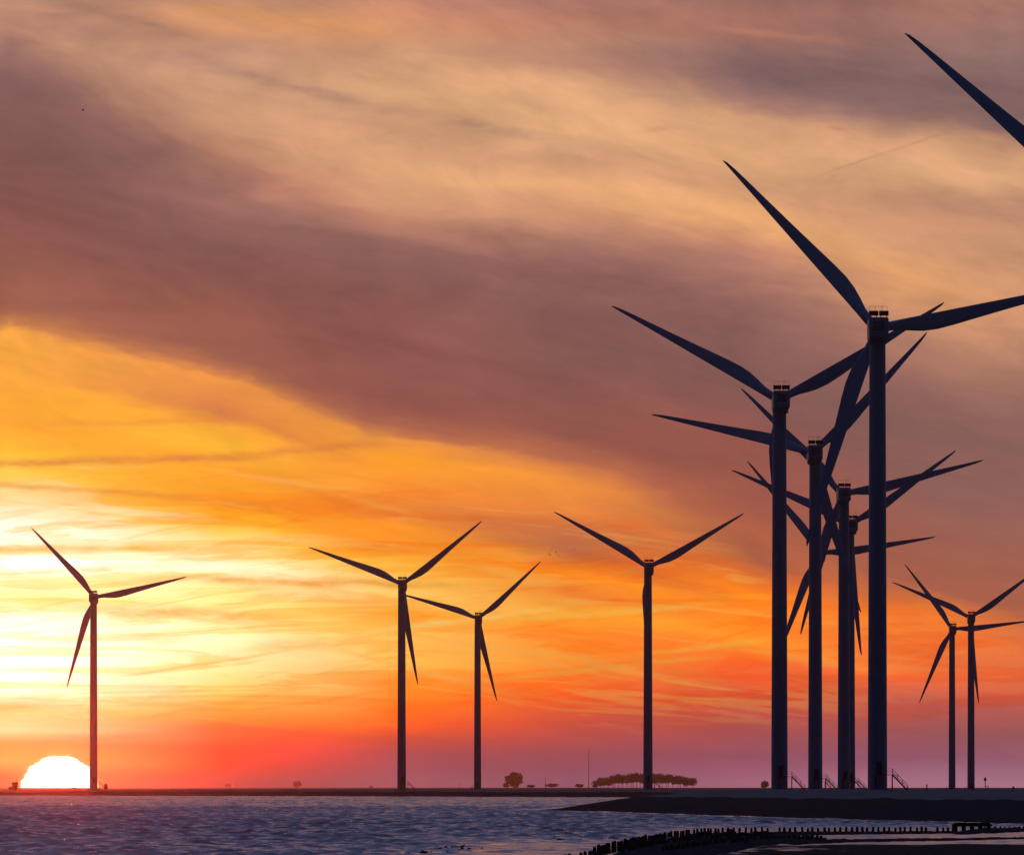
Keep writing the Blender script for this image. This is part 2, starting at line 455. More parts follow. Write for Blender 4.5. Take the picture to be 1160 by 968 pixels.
# ------------------------------------------------------------------ mesh helpers
class MB:
    def __init__(s):
        s.v, s.f, s.mi = [], [], []

    def add(s, verts, faces, mi=0):
        o = len(s.v)
        s.v += [tuple(v) for v in verts]
        s.f += [tuple(i + o for i in f) for f in faces]
        s.mi += [mi] * len(faces)

    def box(s, c, size, rot=None, mi=0):
        hx, hy, hz = (x / 2 for x in size)
        vs = [Vector((x, y, z)) for z in (-hz, hz) for y in (-hy, hy) for x in (-hx, hx)]
        if rot is not None:
            vs = [rot @ v for v in vs]
        s.add([v + Vector(c) for v in vs], [(0, 2, 3, 1), (4, 5, 7, 6), (0, 1, 5, 4), (2, 6, 7, 3), (0, 4, 6, 2), (1, 3, 7, 5)], mi)

    def bar(s, a, b, r, n=6, r2=None):
        a, b = Vector(a), Vector(b)
        r2 = r if r2 is None else r2
        d = (b - a).normalized()
        u = d.orthogonal().normalized()
        w = d.cross(u)
        vs = []
        for p, rr in ((a, r), (b, r2)):
            vs += [p + (u * math.cos(2 * math.pi * k / n) + w * math.sin(2 * math.pi * k / n)) * rr for k in range(n)]
        fs = [(k, (k + 1) % n, n + (k + 1) % n, n + k) for k in range(n)]
        fs += [tuple(range(n - 1, -1, -1)), tuple(range(n, 2 * n))]
        s.add(vs, fs)

    def loft(s, rings, cap=True):
        n = len(rings[0])
        vs = [p for r in rings for p in r]
        fs = []
        for i in range(len(rings) - 1):
            for k in range(n):
                fs.append((i * n + k, i * n + (k + 1) % n, (i + 1) * n + (k + 1) % n, (i + 1) * n + k))
        if cap:
            fs.append(tuple(range(n - 1, -1, -1)))
            fs.append(tuple(range((len(rings) - 1) * n, len(rings) * n)))
        s.add(vs, fs)

    def lathe(s, prof, n=32, axis='Z'):
        rings = []
        for r, z in prof:
            ring = []
            for k in range(n):
                c, q = math.cos(2 * math.pi * k / n) * r, math.sin(2 * math.pi * k / n) * r
                ring.append((c, q, z) if axis == 'Z' else (q, z, c))
            rings.append(ring)
        s.loft(rings)

    def mesh(s, name, mats, smooth=False, bevel=0.0, recalc=True):
        me = bpy.data.meshes.new(name)
        me.from_pydata(s.v, [], s.f)
        if recalc or bevel:
            bm = bmesh.new()
            bm.from_mesh(me)
            if bevel:
                bmesh.ops.bevel(bm, geom=[e for e in bm.edges], offset=bevel, segments=2, affect='EDGES', profile=0.6)
            bmesh.ops.recalc_face_normals(bm, faces=bm.faces)
            bm.to_mesh(me)
            bm.free()
        for m in (mats if isinstance(mats, (list, tuple)) else [mats]):
            me.materials.append(m)
        if not bevel and any(s.mi) and len(me.polygons) == len(s.mi):
            me.polygons.foreach_set('material_index', s.mi)
        if smooth:
            me.polygons.foreach_set('use_smooth', [True] * len(me.polygons))
            if smooth == 'auto':
                me.set_sharp_from_angle(angle=R(35))
        return me


def obj(name, me, parent=None, loc=(0, 0, 0)):
    o = bpy.data.objects.new(name, me)
    COL.objects.link(o)
    o.location = loc
    if parent is not None:
        o.parent = parent
    return o


def tag(o, label, cat, group=None):
    o['label'] = label
    o['category'] = cat
    if group:
        o['group'] = group
    return o


def thing(name, loc, label, cat, group=None):
    return tag(obj(name, None, None, loc), label, cat, group)


def sheet(name, X, Y, Z, mats, mi=None, smooth=True):
    """grid of points (rows, cols) as one mesh"""
    r, c = X.shape
    co = np.stack([X, Y, Z], -1).reshape(-1, 3).astype(np.float32)
    i = np.arange(r * c).reshape(r, c)
    q = np.stack([i[:-1, :-1], i[:-1, 1:], i[1:, 1:], i[1:, :-1]], -1).reshape(-1, 4)
    me = bpy.data.meshes.new(name)
    me.vertices.add(len(co))
    me.vertices.foreach_set('co', co.ravel())
    me.loops.add(q.size)
    me.loops.foreach_set('vertex_index', q.ravel().astype(np.int32))
    me.polygons.add(len(q))
    me.polygons.foreach_set('loop_start', np.arange(0, q.size, 4, dtype=np.int32))
    for m in mats:
        me.materials.append(m)
    if mi is not None:
        me.polygons.foreach_set('material_index', mi.ravel().astype(np.int32))
    me.update(calc_edges=True)
    if smooth:
        me.polygons.foreach_set('use_smooth', np.ones(len(q), bool))
    return obj(name, me)


def vnoise(x, y, seed=0):
    xi, yi = np.floor(x).astype(np.int64), np.floor(y).astype(np.int64)
    fx, fy = x - xi, y - yi
    fx, fy = fx * fx * (3 - 2 * fx), fy * fy * (3 - 2 * fy)

    def h(a, b):
        v = (a * 374761393 + b * 668265263 + seed * 974634777) & 0xffffffff
        v = ((v ^ (v >> 13)) * 1274126177) & 0xffffffff
        return ((v ^ (v >> 16)) & 0xffff) / 65535.0
    return (h(xi, yi) * (1 - fx) + h(xi + 1, yi) * fx) * (1 - fy) + (h(xi, yi + 1) * (1 - fx) + h(xi + 1, yi + 1) * fx) * fy


def fbm(x, y, o=4, seed=0):
    v, a, tot = 0, 1.0, 0
    for k in range(o):
        v = v + a * vnoise(x * 2 ** k, y * 2 ** k, seed + k)
        tot += a
        a *= 0.5
    return v / tot


def sstep(x, a, b):
    t = np.clip((x - a) / (b - a), 0, 1)
    return t * t * (3 - 2 * t)


# ------------------------------------------------------------------ shore, dike and polder
COAST = [(-900, -120), (-400, -40), (-150, -6), (-40, 12), (30, 45), (75, 180), (92, 420), (85, 650), (70, 800), (57, 930), (47, 1020), (36, 1130), (24, 1280), (14.5, 1395), (6, 1478), (12, 1600), (27, 1740), (33, 1827), (46, 2114), (62, 2403), (74, 2692), (68, 2900), (40, 3080), (5, 3204), (-75, 3466), (-212, 3690), (-236, 3770), (-250, 3950), (-330, 4600), (-700, 6500), (-1500, 9500)]


def catmull(P, ds=9.0):
    P = [Vector(p) for p in P]
    out = []
    for i in range(len(P) - 1):
        p0, p1, p2, p3 = P[max(0, i - 1)], P[i], P[i + 1], P[min(len(P) - 1, i + 2)]
        n = max(2, int((p2 - p1).length / (ds if p1.y < 4200 else 80)))
        for k in range(n):
            t = k / n
            out.append(0.5 * ((2 * p1) + (p2 - p0) * t + (2 * p0 - 5 * p1 + 4 * p2 - p3) * t * t + (3 * p1 - p0 - 3 * p2 + p3) * t ** 3))
    out.append(P[-1])
    return out


coast = catmull(COAST)
CO = np.array([(p.x, p.y) for p in coast])
tan_ = np.gradient(CO, axis=0)
for _ in range(6):
    tan_[1:-1] = (tan_[:-2] + tan_[1:-1] * 2 + tan_[2:]) / 4
tan_ /= np.linalg.norm(tan_, axis=1, keepdims=True)
NRM = np.stack([tan_[:, 1], -tan_[:, 0]], 1)      # inland = to the right when walking out along the shore
zc = np.interp(CO[:, 1], [0, 200, 800, 1100, 1900, 2600, 9000], [2.75, 2.9, 3.35, 3.45, 3.4, 2.8, 2.7])
zc = np.where(CO[:, 0] < -200, np.interp(CO[:, 0], [-700, -240, -212], [1.4, 1.6, 2.7]), zc)
SEC = [(-14, -1.4), (-5, -0.45), (0, 0.0), (3, 0.10), (6, 0.24), (9, 0.38), (12, 0.52), (15, 0.64), (17.5, 0.70), (19, 0.715), (24, 0.83), (30, 0.96), (34, 1.0), (50, 1.0), (78, 1.0), (90, 0.7), (102, 0.25)]
S = np.array([s for s, _ in SEC])
H = np.array([h for _, h in SEC])
DX = CO[:, :1] + NRM[:, :1] * S[None]
DY = CO[:, 1:] + NRM[:, 1:] * S[None]
DZ = np.where(H[None] < 0, H[None], H[None] * zc[:, None])
rough = np.where((S > -1) & (S < 18), 0.34, 0.10)[None]
DZ = DZ + (vnoise(DX * 0.7, DY * 0.22, 5) - 0.5) * rough + (vnoise(DX * 0.1, DY * 0.02, 8) - 0.5) * 0.25 * (S > 2)[None]
DX = DX + (vnoise(DX * 0.05, DY * 0.03, 9) - 0.5) * 2.4
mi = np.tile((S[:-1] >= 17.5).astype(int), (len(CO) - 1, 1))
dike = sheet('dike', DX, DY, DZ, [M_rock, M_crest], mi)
dike['kind'] = 'structure'

# polder: one sheet from the inner toe of the dike to the horizon
n = len(CO)
ang = np.interp(np.arange(n), [0, n * 0.12, n * 0.5, n - 1], [R(200), R(110), R(12), R(-58)])
inner = np.stack([CO[:, 0] + NRM[:, 0] * 97, CO[:, 1] + NRM[:, 1] * 97], 1)
outer = np.stack([np.sin(ang) * 19000, np.cos(ang) * 19000], 1)
ts = np.array([0, 0.01, 0.04, 0.1, 0.25, 0.5, 0.75, 1.0])
GX = inner[:, :1] * (1 - ts) + outer[:, :1] * ts
GY = inner[:, 1:] * (1 - ts) + outer[:, 1:] * ts
ground = sheet('ground', GX, GY, np.full_like(GX, 0.9), [M_polder])
ground['kind'] = 'structure'


def dike_height(x, y):
    d2 = (CO[:, 0] - x) ** 2 + (CO[:, 1] - y) ** 2
    i = int(np.argmin(d2))
    s = float((x - CO[i, 0]) * NRM[i, 0] + (y - CO[i, 1]) * NRM[i, 1])
    h = float(np.interp(s, S, H))
    return max(0.9, h * float(zc[i])) if s > 0 else 0.0


# ------------------------------------------------------------------ water with real waves
def build_water():
    ys = np.concatenate([-np.geomspace(400, 20, 12), np.arange(0, 480, 8.0), np.arange(480, 1000, 0.85), np.arange(1000, 1700, 1.3), np.arange(1700, 3800, 2.6), np.geomspace(3800, 19000, 60)])
    a = np.linspace(-0.0665, 0.0665, 300)
    side = np.tan(np.radians(np.array([5, 7, 10, 15, 22, 32, 45, 60])))
    w = np.maximum(np.abs(ys), 60.0)
    cols = np.concatenate([-side[::-1], a, side])
    X = w[:, None] * cols[None]
    Yg = np.repeat(ys[:, None], len(cols), 1)
    Z = np.zeros_like(X)
    inside = (np.abs(cols) < 0.067)[None] & (Yg > 470) & (Yg < 3800)
    g = np.random.default_rng(5)
    for k in range(56):
        L = float(np.exp(g.uniform(math.log(1.1), math.log(5.0))))
        th = g.normal(0, 0.48)
        kx, ky = math.sin(th) * 2 * math.pi / L, math.cos(th) * 2 * math.pi / L
        ph = g.uniform(0, 6.28)
        A = 0.0100 * L ** 0.78
        s = np.sin(kx * X + ky * Yg + ph)
        Z += A * (s + 0.25 * np.cos(2 * (kx * X + ky * Yg + ph)))
    gust = 0.6 + 0.8 * fbm(X / 30, Yg / 130, 3, 2)
    # calmer near the mud and the dike foot
    calm = 0.2 * sstep(Yg, 700, 610) * sstep(X, -9, 0)
    # slicks where the sand lies just under the surface, drawn out along the water's edge
    bear = F * X / np.maximum(Yg, 1.0)                  # bearing and depression of each spot from the dike
    dep = F * CAMH / np.maximum(Yg, 1.0)
    brk = fbm(X / 1.6, Yg / 9, 4, 17)
    s1 = np.exp(-((dep - 72 + 0.075 * (bear + 100) + (brk - 0.5) * 3) / 1.3) ** 2) * sstep(bear, -115, -85) * sstep(bear, 40, 10)
    s2 = np.exp(-((dep - 76.5 + 0.05 * (bear + 100)) / 1.2) ** 2) * sstep(bear, -150, -120) * sstep(bear, 20, -40)
    s3 = np.exp(-((dep - 61.6 + 0.022 * (bear - 40)) / 0.8) ** 2) * sstep(bear, 25, 45) * sstep(bear, 140, 110)
    slick = np.maximum.reduce([s1, s2, s3]) * sstep(brk, 0.40, 0.52)
    calm = np.maximum(calm, 0.98 * slick)
    from_coast = X - np.interp(Yg, [c[1] for c in COAST[7:18]], [c[0] for c in COAST[7:18]])
    calm = np.maximum(calm, sstep(from_coast, -9, -1) * (Yg < 1700) * 0.3)
    groyne = sstep(Yg, 950, 760) * sstep(X, 4, 22) * 0.25
    calm = np.clip(np.maximum(calm, groyne), 0, 1)
    far = np.interp(Yg, [1500, 3800], [1.0, 0.6])
    shelter = 1 - 0.75 * np.maximum.reduce([sstep(Yg, 960, 770) * sstep(X, 5, 18), 0.75 * sstep(Yg, 700, 620) * sstep(X, -9, 0), sstep(from_coast, -10, -2) * (Yg < 1700)])
    Z = Z * gust * (1 - calm) * inside * far * shelter - 0.012 * (shelter < 0.5)
    o = sheet('water', X, Yg, Z, [M_water])
    at_ = o.data.attributes.new('calm', 'FLOAT', 'POINT')
    at_.data.foreach_set('value', calm.ravel().astype(np.float32))
    o['kind'] = 'structure'


build_water()

# mudflat: a height field that dips in and out of the still water
mx = np.arange(-16, 62, 0.22)
my = np.arange(440, 770, 0.8)
MX, MY = np.meshgrid(mx, my)
base = -0.34 + 0.36 * sstep(MY, 700, 590) * sstep(MX + (MY - 560) * 0.05, -2, 9)
base += 0.05 * sstep(MX, 12, 26) * sstep(MY, 640, 560) + 0.02 * sstep(MY, 560, 500)
mz = base + 0.17 * (fbm(MX / 6.5, MY / 46, 5, 3) - 0.52) + 0.03 * (fbm(MX / 1.2, MY / 5, 3, 6) - 0.5)
edge = np.minimum.reduce([sstep(MX, -16, -12), sstep(MX, 62, 58), sstep(MY, 770, 750), sstep(MY, 440, 460)])
mz = mz * edge - 0.6 * (1 - edge)
mud = sheet('mudflat', MX, MY, mz, [M_mud])
mud['kind'] = 'structure'


def mud_height(x, y):
    i = int(np.clip((y - 440) / 0.8, 0, len(my) - 1))
    j = int(np.clip((x + 16) / 0.22, 0, len(mx) - 1))
    return float(mz[i, j])


# ------------------------------------------------------------------ wind turbines
def rounded_rect(w, zlo, zhi, r, y, n=4):
    pts = []
    for cx, cz, a0 in ((w / 2 - r, zhi - r, 0), (-w / 2 + r, zhi - r, 90), (-w / 2 + r, zlo + r, 180), (w / 2 - r, zlo + r, 270)):
        for k in range(n + 1):
            a = R(a0 + 90 * k / n)
            pts.append((cx + r * math.cos(a), y, cz + r * math.sin(a)))
    return pts


def blade_mesh(Rad):
    st = [(1.0, 1.75, 1.0), (2.6, 1.75, 1.0), (4.2, 1.95, 0.82), (6.2, 2.5, 0.55), (8.5, 3.0, 0.38), (11, 3.15, 0.30), (14, 2.95, 0.26), (19, 2.45, 0.23), (25, 1.9, 0.20), (31, 1.4, 0.18), (36, 1.0, 0.17), (39.5, 0.68, 0.16), (41.3, 0.42, 0.16), (42, 0.12, 0.2)]
    rings = []
    for r, c, th in st:
        le = -0.875 + 0.62 * max(0, (r - 2)) / 40
        tw = R(np.interp(r, [2, 9, 20, 42], [14, 12, 5, 0]) + 2)
        bend = -0.9 * (r / 42) ** 2 * 0 + 1.2 * (r / 42) ** 2
        ring = []
        m = 16
        for k in range(m):
            a = 2 * math.pi * k / m
            u = (1 - math.cos(a)) / 2                       # 0 leading .. 1 trailing
            circ = math.sin(a) * 0.5
            foil = (1 if math.sin(a) >= 0 else -1) * 1.48 * (0.2969 * math.sqrt(max(u, 0)) - 0.126 * u - 0.3516 * u * u + 0.2843 * u ** 3 - 0.1036 * u ** 4) * 0.68
            kf = min(1.0, max(0.0, (1.0 - th) / 0.5))
            y = (circ * (1 - kf) + foil * kf) * c * th
            x = le + u * c
            xr, yr = (x) * math.cos(tw) - y * math.sin(tw), x * math.sin(tw) + y * math.cos(tw)
            ring.append((xr, yr + bend, r * Rad / 42.0))
        rings.append(ring)
    b = MB()
    b.loft(rings)
    return b.mesh('blade', M_blade, smooth=True)


def build_parts():
    P = {}
    P['blade'] = blade_mesh(42.0)
    b = MB()       # hub and spinner, rotor axis along +Y
    b.lathe([(0.9, -1.4), (1.45, -1.2), (1.6, -0.6), (1.62, 0.6), (1.45, 1.5), (1.0, 2.3), (0.45, 2.75), (0.05, 2.85)], 24, 'Y')
    P['hub'] = b.mesh('hub', M_nac, smooth='auto')
    b = MB()       # nacelle shell, rear at -Y
    rings = []
    for y, w, lo, hi in ((-6.2, 3.2, -1.9, 1.35), (-6.0, 3.6, -2.2, 1.6), (-2.0, 3.7, -2.35, 1.62), (1.6, 3.7, -2.35, 1.62), (2.6, 3.3, -1.9, 1.5), (2.9, 2.6, -1.4, 1.3)):
        rings.append(rounded_rect(w, lo, hi, 0.42, y))
    b.loft(rings)
    b.lathe([(1.55, -3.1), (1.75, -2.9), (1.78, -2.3)], 28)
    P['nacelle'] = b.mesh('nacelle', M_nac, smooth='auto')
    b = MB()       # louvres on the rear wall
    for k in range(5):
        b.box((0, -6.24, 0.75 - 0.36 * k), (2.1, 0.10, 0.15), Matrix.Rotation(R(-25), 3, 'X'))
    P['rear_grille'] = b.mesh('rear_grille', M_dark)
    b = MB()
    b.box((0, -5.3, 2.34), (1.72, 1.0, 0.86))
    b.bar((0.55, -5.3, 1.5), (0.55, -5.3, 2.2), 0.07)
    b.bar((-0.55, -5.3, 1.5), (-0.55, -5.3, 2.2), 0.07)
    P['cooler'] = b.mesh('cooler', M_dark)
    b = MB()
    for x in (-1.6, -0.55, 0.55, 1.6):
        for y in (-4.6, -2.6):
            b.bar((x, y, 1.5), (x, y, 3.7), 0.014)
    for z in (3.7,):
        for y in (-4.6, -2.6):
            b.bar((-1.6, y, z), (1.6, y, z), 0.014)
        for x in (-1.6, 1.6):
            b.bar((x, -4.6, z), (x, -2.6, z), 0.014)
    b.bar((0.9, -2.6, 1.5), (0.9, -2.6, 4.4), 0.025)
    P['roof_rail'] = b.mesh('roof_rail', M_galv)
    b = MB()       # door with frame, on the camera side of the tower
    b.box((0, 0, 1.1), (1.0, 0.16, 2.2))
    b.box((0, -0.08, 2.32), (1.5, 0.7, 0.12))
    P['door'] = b.mesh('door', M_dark)
    b = MB()
    b.box((0.32, -0.13, 1.0), (0.06, 0.1, 0.3))
    P['handle'] = b.mesh('handle', M_galv)
    b = MB()
    b.lathe([(3.2, -2.5), (3.2, 0.05), (2.6, 0.28), (2.2, 0.32)], 32)
    P['foundation'] = b.mesh('foundation', M_conc, smooth='auto')
    return P


PART = build_parts()


def tower_mesh(h):
    b = MB()
    prof = [(1.86, 0.0), (1.86, 0.25), (1.80, 0.3)]
    for k in range(1, 5):
        z = h * k / 4.0
        r = 1.80 - 0.32 * k / 4.0
        if k < 4:
            prof += [(r + 0.005, z - 0.12), (r + 0.035, z - 0.1), (r + 0.035, z + 0.1), (r, z + 0.12)]
        else:
            prof += [(r, z)]
    b.lathe(prof, 40)
    return b.mesh('tower', M_paint, smooth='auto')


def stair_meshes(drop, side):
    """landing at the door and a flight down to the ground on one side"""
    fl, rl = MB(), MB()
    zt = drop
    x0, x1 = side * 0.3, side * 2.6
    fl.box(((x0 + x1) / 2 - side * 0.2, -2.5, zt - 0.06), (abs(x1 - x0) + 1.2, 1.3, 0.10))
    run = drop * 0.95
    nst = max(5, int(drop / 0.22))
    for k in range(nst):
        t = (k + 0.5) / nst
        fl.box((x1 + side * run * t, -2.5, zt * (1 - t)), (0.32, 1.1, 0.05))
    for y in (-3.1, -1.9):
        a, e = Vector((x1, y, zt - 0.05)), Vector((x1 + side * run, y, 0.0))
        fl.bar(a, e, 0.13)
        top = Vector((0, 0, 1.05))
        for q in (0.5, 1.05):
            rl.bar(a + Vector((0, 0, q)), e + Vector((0, 0, q)), 0.03)
            rl.bar((-side * 0.5, y, zt + q), a + Vector((0, 0, q)), 0.03)
        for t in (0, 0.33, 0.66, 1.0):
            p = a.lerp(e, t)
            rl.bar(p, p + top, 0.03)
        rl.bar((-side * 0.5, y, zt), (-side * 0.5, y, zt + 1.05), 0.03)
        fl.bar((x1, y, 0), (x1, y, zt), 0.09)
        fl.bar((-side * 0.5, y, 0), (-side * 0.5, y, zt), 0.09)
    fl.box((x1 + side * (run + 0.9), -2.5, 0.02), (1.9, 1.2, 0.10))
    return fl.mesh('stair', M_dark), rl.mesh('handrail', M_dark)


TURB = [
    # px of tower, base y, hub px, hub y, distance, first blade angle, yaw, stair side, label
    (1260, 898, 1260, 250, 1250, 137.0, -2, 1, 'nearest wind turbine, cut by the right edge, only one raised blade showing'),
    (994, 895, 994, 371, 1541, 132.0, 0, 1, 'tallest wind turbine in full view, with twin coolers and rail on its nacelle'),
    (883, 894.5, 884, 452, 1827, 30.5, 1, 1, 'dark wind turbine with the leftmost thick tower, upper blades in a wide V'),
    (923.5, 894.5, 922.5, 512, 2114, 46.5, 1, 1, 'slim dark wind turbine second from left in the cluster, one blade nearly level leftward'),
    (956, 894.5, 955, 559, 2403, 13.5, 2, 1, 'dark wind turbine just left of the tallest tower, its tower overlapping a farther one'),
    (962.5, 894.5, 964, 594, 2692, 35.0, 2, 1, 'wind turbine half hidden behind the tower left of the tallest, nacelle showing right'),
    (926, 894.5, 929, 626, 3000, 8.0, 0, 1, 'wind turbine almost hidden behind slim tower, one blade level past the tallest tower'),
    (734, 894.0, 735, 642, 3204, 29.5, 0, 1, 'lone wind turbine in front of the flat-topped wood, blades in a symmetrical Y'),
    (455, 894.0, 456, 661, 3466, 38.5, 0, 1, 'left and larger of two neighbouring wind turbines over open water, blade tip pointing down right'),
    (106, 893.5, 106.5, 676, 3721, 12.5, -2, 1, 'leftmost wind turbine, standing red-brown against the sun on the far dike'),
    (541, 896.0, 542, 700, 4162, 42.5, 0, -1, 'right and smaller of two neighbouring wind turbines over open water'),
    (1100, 897.0, 1100, 699, 4078, 35.5, 0, -1, 'right and taller of two small wind turbines near right edge, blades in Y'),
    (1078.5, 897.0, 1079, 712, 4365, 6.0, 0, -1, 'smallest wind turbine, left of its neighbour near the right edge, blade level to the right'),
]
for px, by, hx, hy, d, a0, yaw, side, label in TURB:
    b = at(px, by, d)
    hub = at(hx, hy, d)
    gz = max(b.z, 0.9)
    root = thing('wind_turbine', (b.x, d, gz), label, 'wind turbine', 'wind turbines along the dike')
    h = hub.z - gz - 2.6
    obj('tower', tower_mesh(h), root)
    obj('foundation', PART['foundation'], root)
    nac = obj('nacelle', PART['nacelle'], root, (hub.x - b.x, 0, hub.z - gz))
    nac.rotation_euler = (0, 0, R(yaw))
    obj('rear_grille', PART['rear_grille'], nac)
    for x in (-0.93, 0.93):
        obj('cooler', PART['cooler'], nac, (x, 0, 0))
    obj('roof_rail', PART['roof_rail'], nac)
    yv = Vector((-math.sin(R(yaw)), math.cos(R(yaw)), 0))
    hp = Vector((hub.x - b.x, 0, hub.z - gz)) + yv * 4.3
    hb = obj('hub', PART['hub'], root, hp)
    hb.rotation_euler = (0, 0, R(yaw))
    for k in range(3):
        a = R(a0 + 120 * k)
        # local: Z along the blade, X towards the trailing edge (clockwise seen from behind)
        zx = Vector((math.cos(a), 0, math.sin(a)))
        xx = Vector((math.sin(a), 0, -math.cos(a)))
        yy = zx.cross(xx)
        m = Matrix((xx, yy, zx)).transposed().to_4x4()
        bl = obj('blade', PART['blade'], root)
        bl.matrix_local = Matrix.Translation(hp) @ Matrix.Rotation(R(yaw), 4, 'Z') @ m
    if by < 897 and d < 3800 and px < 1200:
        dr = obj('door', PART['door'], root, (0.25 * side, -1.82, 3.0))
        obj('handle', PART['handle'], dr)
        fm, rm = stair_meshes(3.0, side)
        sr = obj('stair', fm, root)
        obj('handrail', rm, sr)
    else:
        dr = obj('door', PART['door'], root, (0.25 * side, -1.82, 2.0))
        obj('handle', PART['handle'], dr)
        fm, rm = stair_meshes(2.0, side)
        sr = obj('stair', fm, root)
        obj('handrail', rm, sr)


# ------------------------------------------------------------------ far trees, masts, small things
def crown_mesh(w, h, dpt, nleaf, leaf, seed, flat=0.0):
    g = random.Random(seed)
    b = MB()
    lobes = []
    for k in range(18):
        a = g.uniform(0, 6.28)
        rr = g.uniform(0.0, 0.66)
        lobes.append((math.cos(a) * rr * w / 2, math.sin(a) * rr * dpt / 2, g.uniform(-0.28, 0.36) * h * (1 - flat), g.uniform(0.34, 0.55)))
    for k in range(nleaf):
        lx, ly, lz, q = g.choice(lobes)
        lz = lz * (1.0 - 0.9 * (lx * lx / (w * w / 4)))
        v = Vector((g.gauss(0, 1), g.gauss(0, 1), g.gauss(0, 1))).normalized() * g.uniform(0.35, 1.0) ** 0.6
        p = Vector((lx + v.x * w * q * 0.5, ly + v.y * dpt * q * 0.5, lz + v.z * h * q * 0.55))
        s = leaf * g.uniform(0.6, 1.3)
        u = Vector((g.gauss(0, 1), g.gauss(0, 1), g.gauss(0, 1))).normalized()
        t = u.orthogonal().normalized()
        b.add([p - u * s, p + t * s * 0.7, p + u * s, p - t * s * 0.7], [(0, 1, 2, 3)])
    return b.mesh('crown', M_leaf, recalc=False)


def trunk_mesh(h, r, seed):
    g = random.Random(seed)
    b = MB()
    top = Vector((g.uniform(-.4, .4), 0, h))
    b.bar((0, 0, -0.5), top, r, 7, r * 0.55)
    for k in range(4):
        a = g.uniform(0, 6.28)
        z = h * g.uniform(0.6, 0.95)
        b.bar((top.x * z / h, 0, z), (math.cos(a) * h * 0.28, math.sin(a) * h * 0.28, z + h * 0.3), r * 0.45, 5, r * 0.15)
    return b.mesh('trunk', M_bark)


FAR = 18000.0
PXM = FAR / F       # metres per picture pixel out there


def far_tree(px, w, h, label, d=FAR, group=None, crown_from=0.25, nleaf=420, seed=1):
    k = d / F
    W, Hh = w * k, h * k
    root = thing('tree', ((px - CX) * k, d, 0.9), label, 'tree', group)
    obj('trunk', trunk_mesh(Hh * 0.6, W * 0.035 + 0.15, seed), root)
    ch = Hh * (1 - crown_from)
    obj('crown', crown_mesh(W, ch, W, nleaf, W * 0.07 + 0.3, seed), root, (0, 0, Hh * crown_from + ch * 0.48))
    return root


far_tree(583, 22, 16.5, 'tall round far tree rising alone left of the thin mast', crown_from=0.02, nleaf=1400, seed=3)
far_tree(336, 13, 7.5, 'small dome-shaped far tree on the horizon between the leftmost turbine and the pair', crown_from=0.02, nleaf=420, seed=4)
far_tree(866, 13, 7.5, 'far tree just left of the thick leftmost tower of the cluster', crown_from=0.02, nleaf=420, seed=5)
far_tree(258, 9, 4.5, 'tiny far tree beside a short mast, left on the horizon', crown_from=0.02, nleaf=260, seed=6)


def far_bush(px, w, h, label, seed, group='low far bushes on the horizon'):
    k = PXM
    root = tag(obj('bush', crown_mesh(w * k, h * k, w * k, 320, h * k * 0.16, seed, 0.4), None, ((px - CX) * k, FAR - 60, 0.9 + h * k * 0.45)), label, 'bush', group)
    return root


far_bush(573, 9, 6, 'low bush at the foot of the tall round far tree, its left side', 21)
far_bush(601, 12, 4, 'low bush just right of the tall round far tree', 22)
far_bush(625, 18, 6, 'wide low bush behind the short faint mast', 23)
far_bush(657, 12, 5, 'low bush just left of the tall thin mast', 24)
far_bush(674, 8, 5, 'small low bush just right of the tall thin mast', 25)
far_bush(421, 5, 2.5, 'tiny bush on the horizon left of the pair of turbines', 26)

# the flat-topped wood: trunks stand clear under one level, gently domed canopy
protos = []
for k in range(5):
    protos.append((trunk_mesh(17.0, 0.55 + 0.1 * (k % 2), 40 + k), crown_mesh(27 + 4 * (k % 3), 15.5, 26, 950, 1.15, 50 + k, 0.1)))
for i in range(27):
    px = 677 + 106 * (i + random.uniform(-0.35, 0.35)) / 26.0
    dome = math.sqrt(max(0.05, 1 - ((px - 730) / 64.0) ** 2))
    hgt = (15.0 * dome + 2.4 + random.uniform(-1.4, 1.2)) * PXM          # height of the tree top
    d = FAR + random.uniform(-260, 260)
    root = thing('tree', ((px - CX) * d / F, d, 0.9), 'flat-crowned tree of the long far wood behind the lone turbine', 'tree', 'trees of the flat-topped far wood')
    tm, cm = protos[random.randrange(5)]
    t_ = obj('trunk', tm, root)
    low_ = 0.16 if (px < 690 or px > 776) else random.uniform(0.22, 0.36)   # where the crown starts
    ch = hgt * (1 - low_)
    t_.scale = (1, 1, hgt * (low_ + 0.25) / 17.0)
    c_ = obj('crown', cm, root, (0, 0, hgt * low_ + ch * 0.46))
    q = random.uniform(0.8, 1.1)
    c_.scale = (q, q, ch / 15.5)
    c_.rotation_euler = (0, 0, random.uniform(0, 6))


def mast(px, top, base_w, label, d=FAR, lattice=False):
    k = d / F
    h = CAMH - (top - HY) * k - 0.9
    b = MB()
    b.bar((0, 0, -0.5), (0, 0, h), base_w, 8, base_w * 0.6)
    for z in (0.35, 0.62, 0.9):
        b.bar((-base_w * 2.0, 0, h * z), (base_w * 2.0, 0, h * z), base_w * 0.45, 6)
    b.lathe([(base_w * 2, -0.5), (base_w * 2, 0.8), (base_w, 1.2)], 10)
    tag(obj('mast', b.mesh('mast', M_galv), None, ((px - CX) * k, d, 0.9)), label, 'mast', 'thin masts on the horizon')


mast(667, 848, 0.75, 'tall thin far mast left of the flat-topped wood')
mast(618, 880, 0.5, 'short faint mast between the round tree and the tall mast')
mast(268, 882, 0.5, 'short mast beside the tiny far tree at left')
mast(520.5, 886, 0.4, 'tiny mast just left of the smaller turbine of the pair')

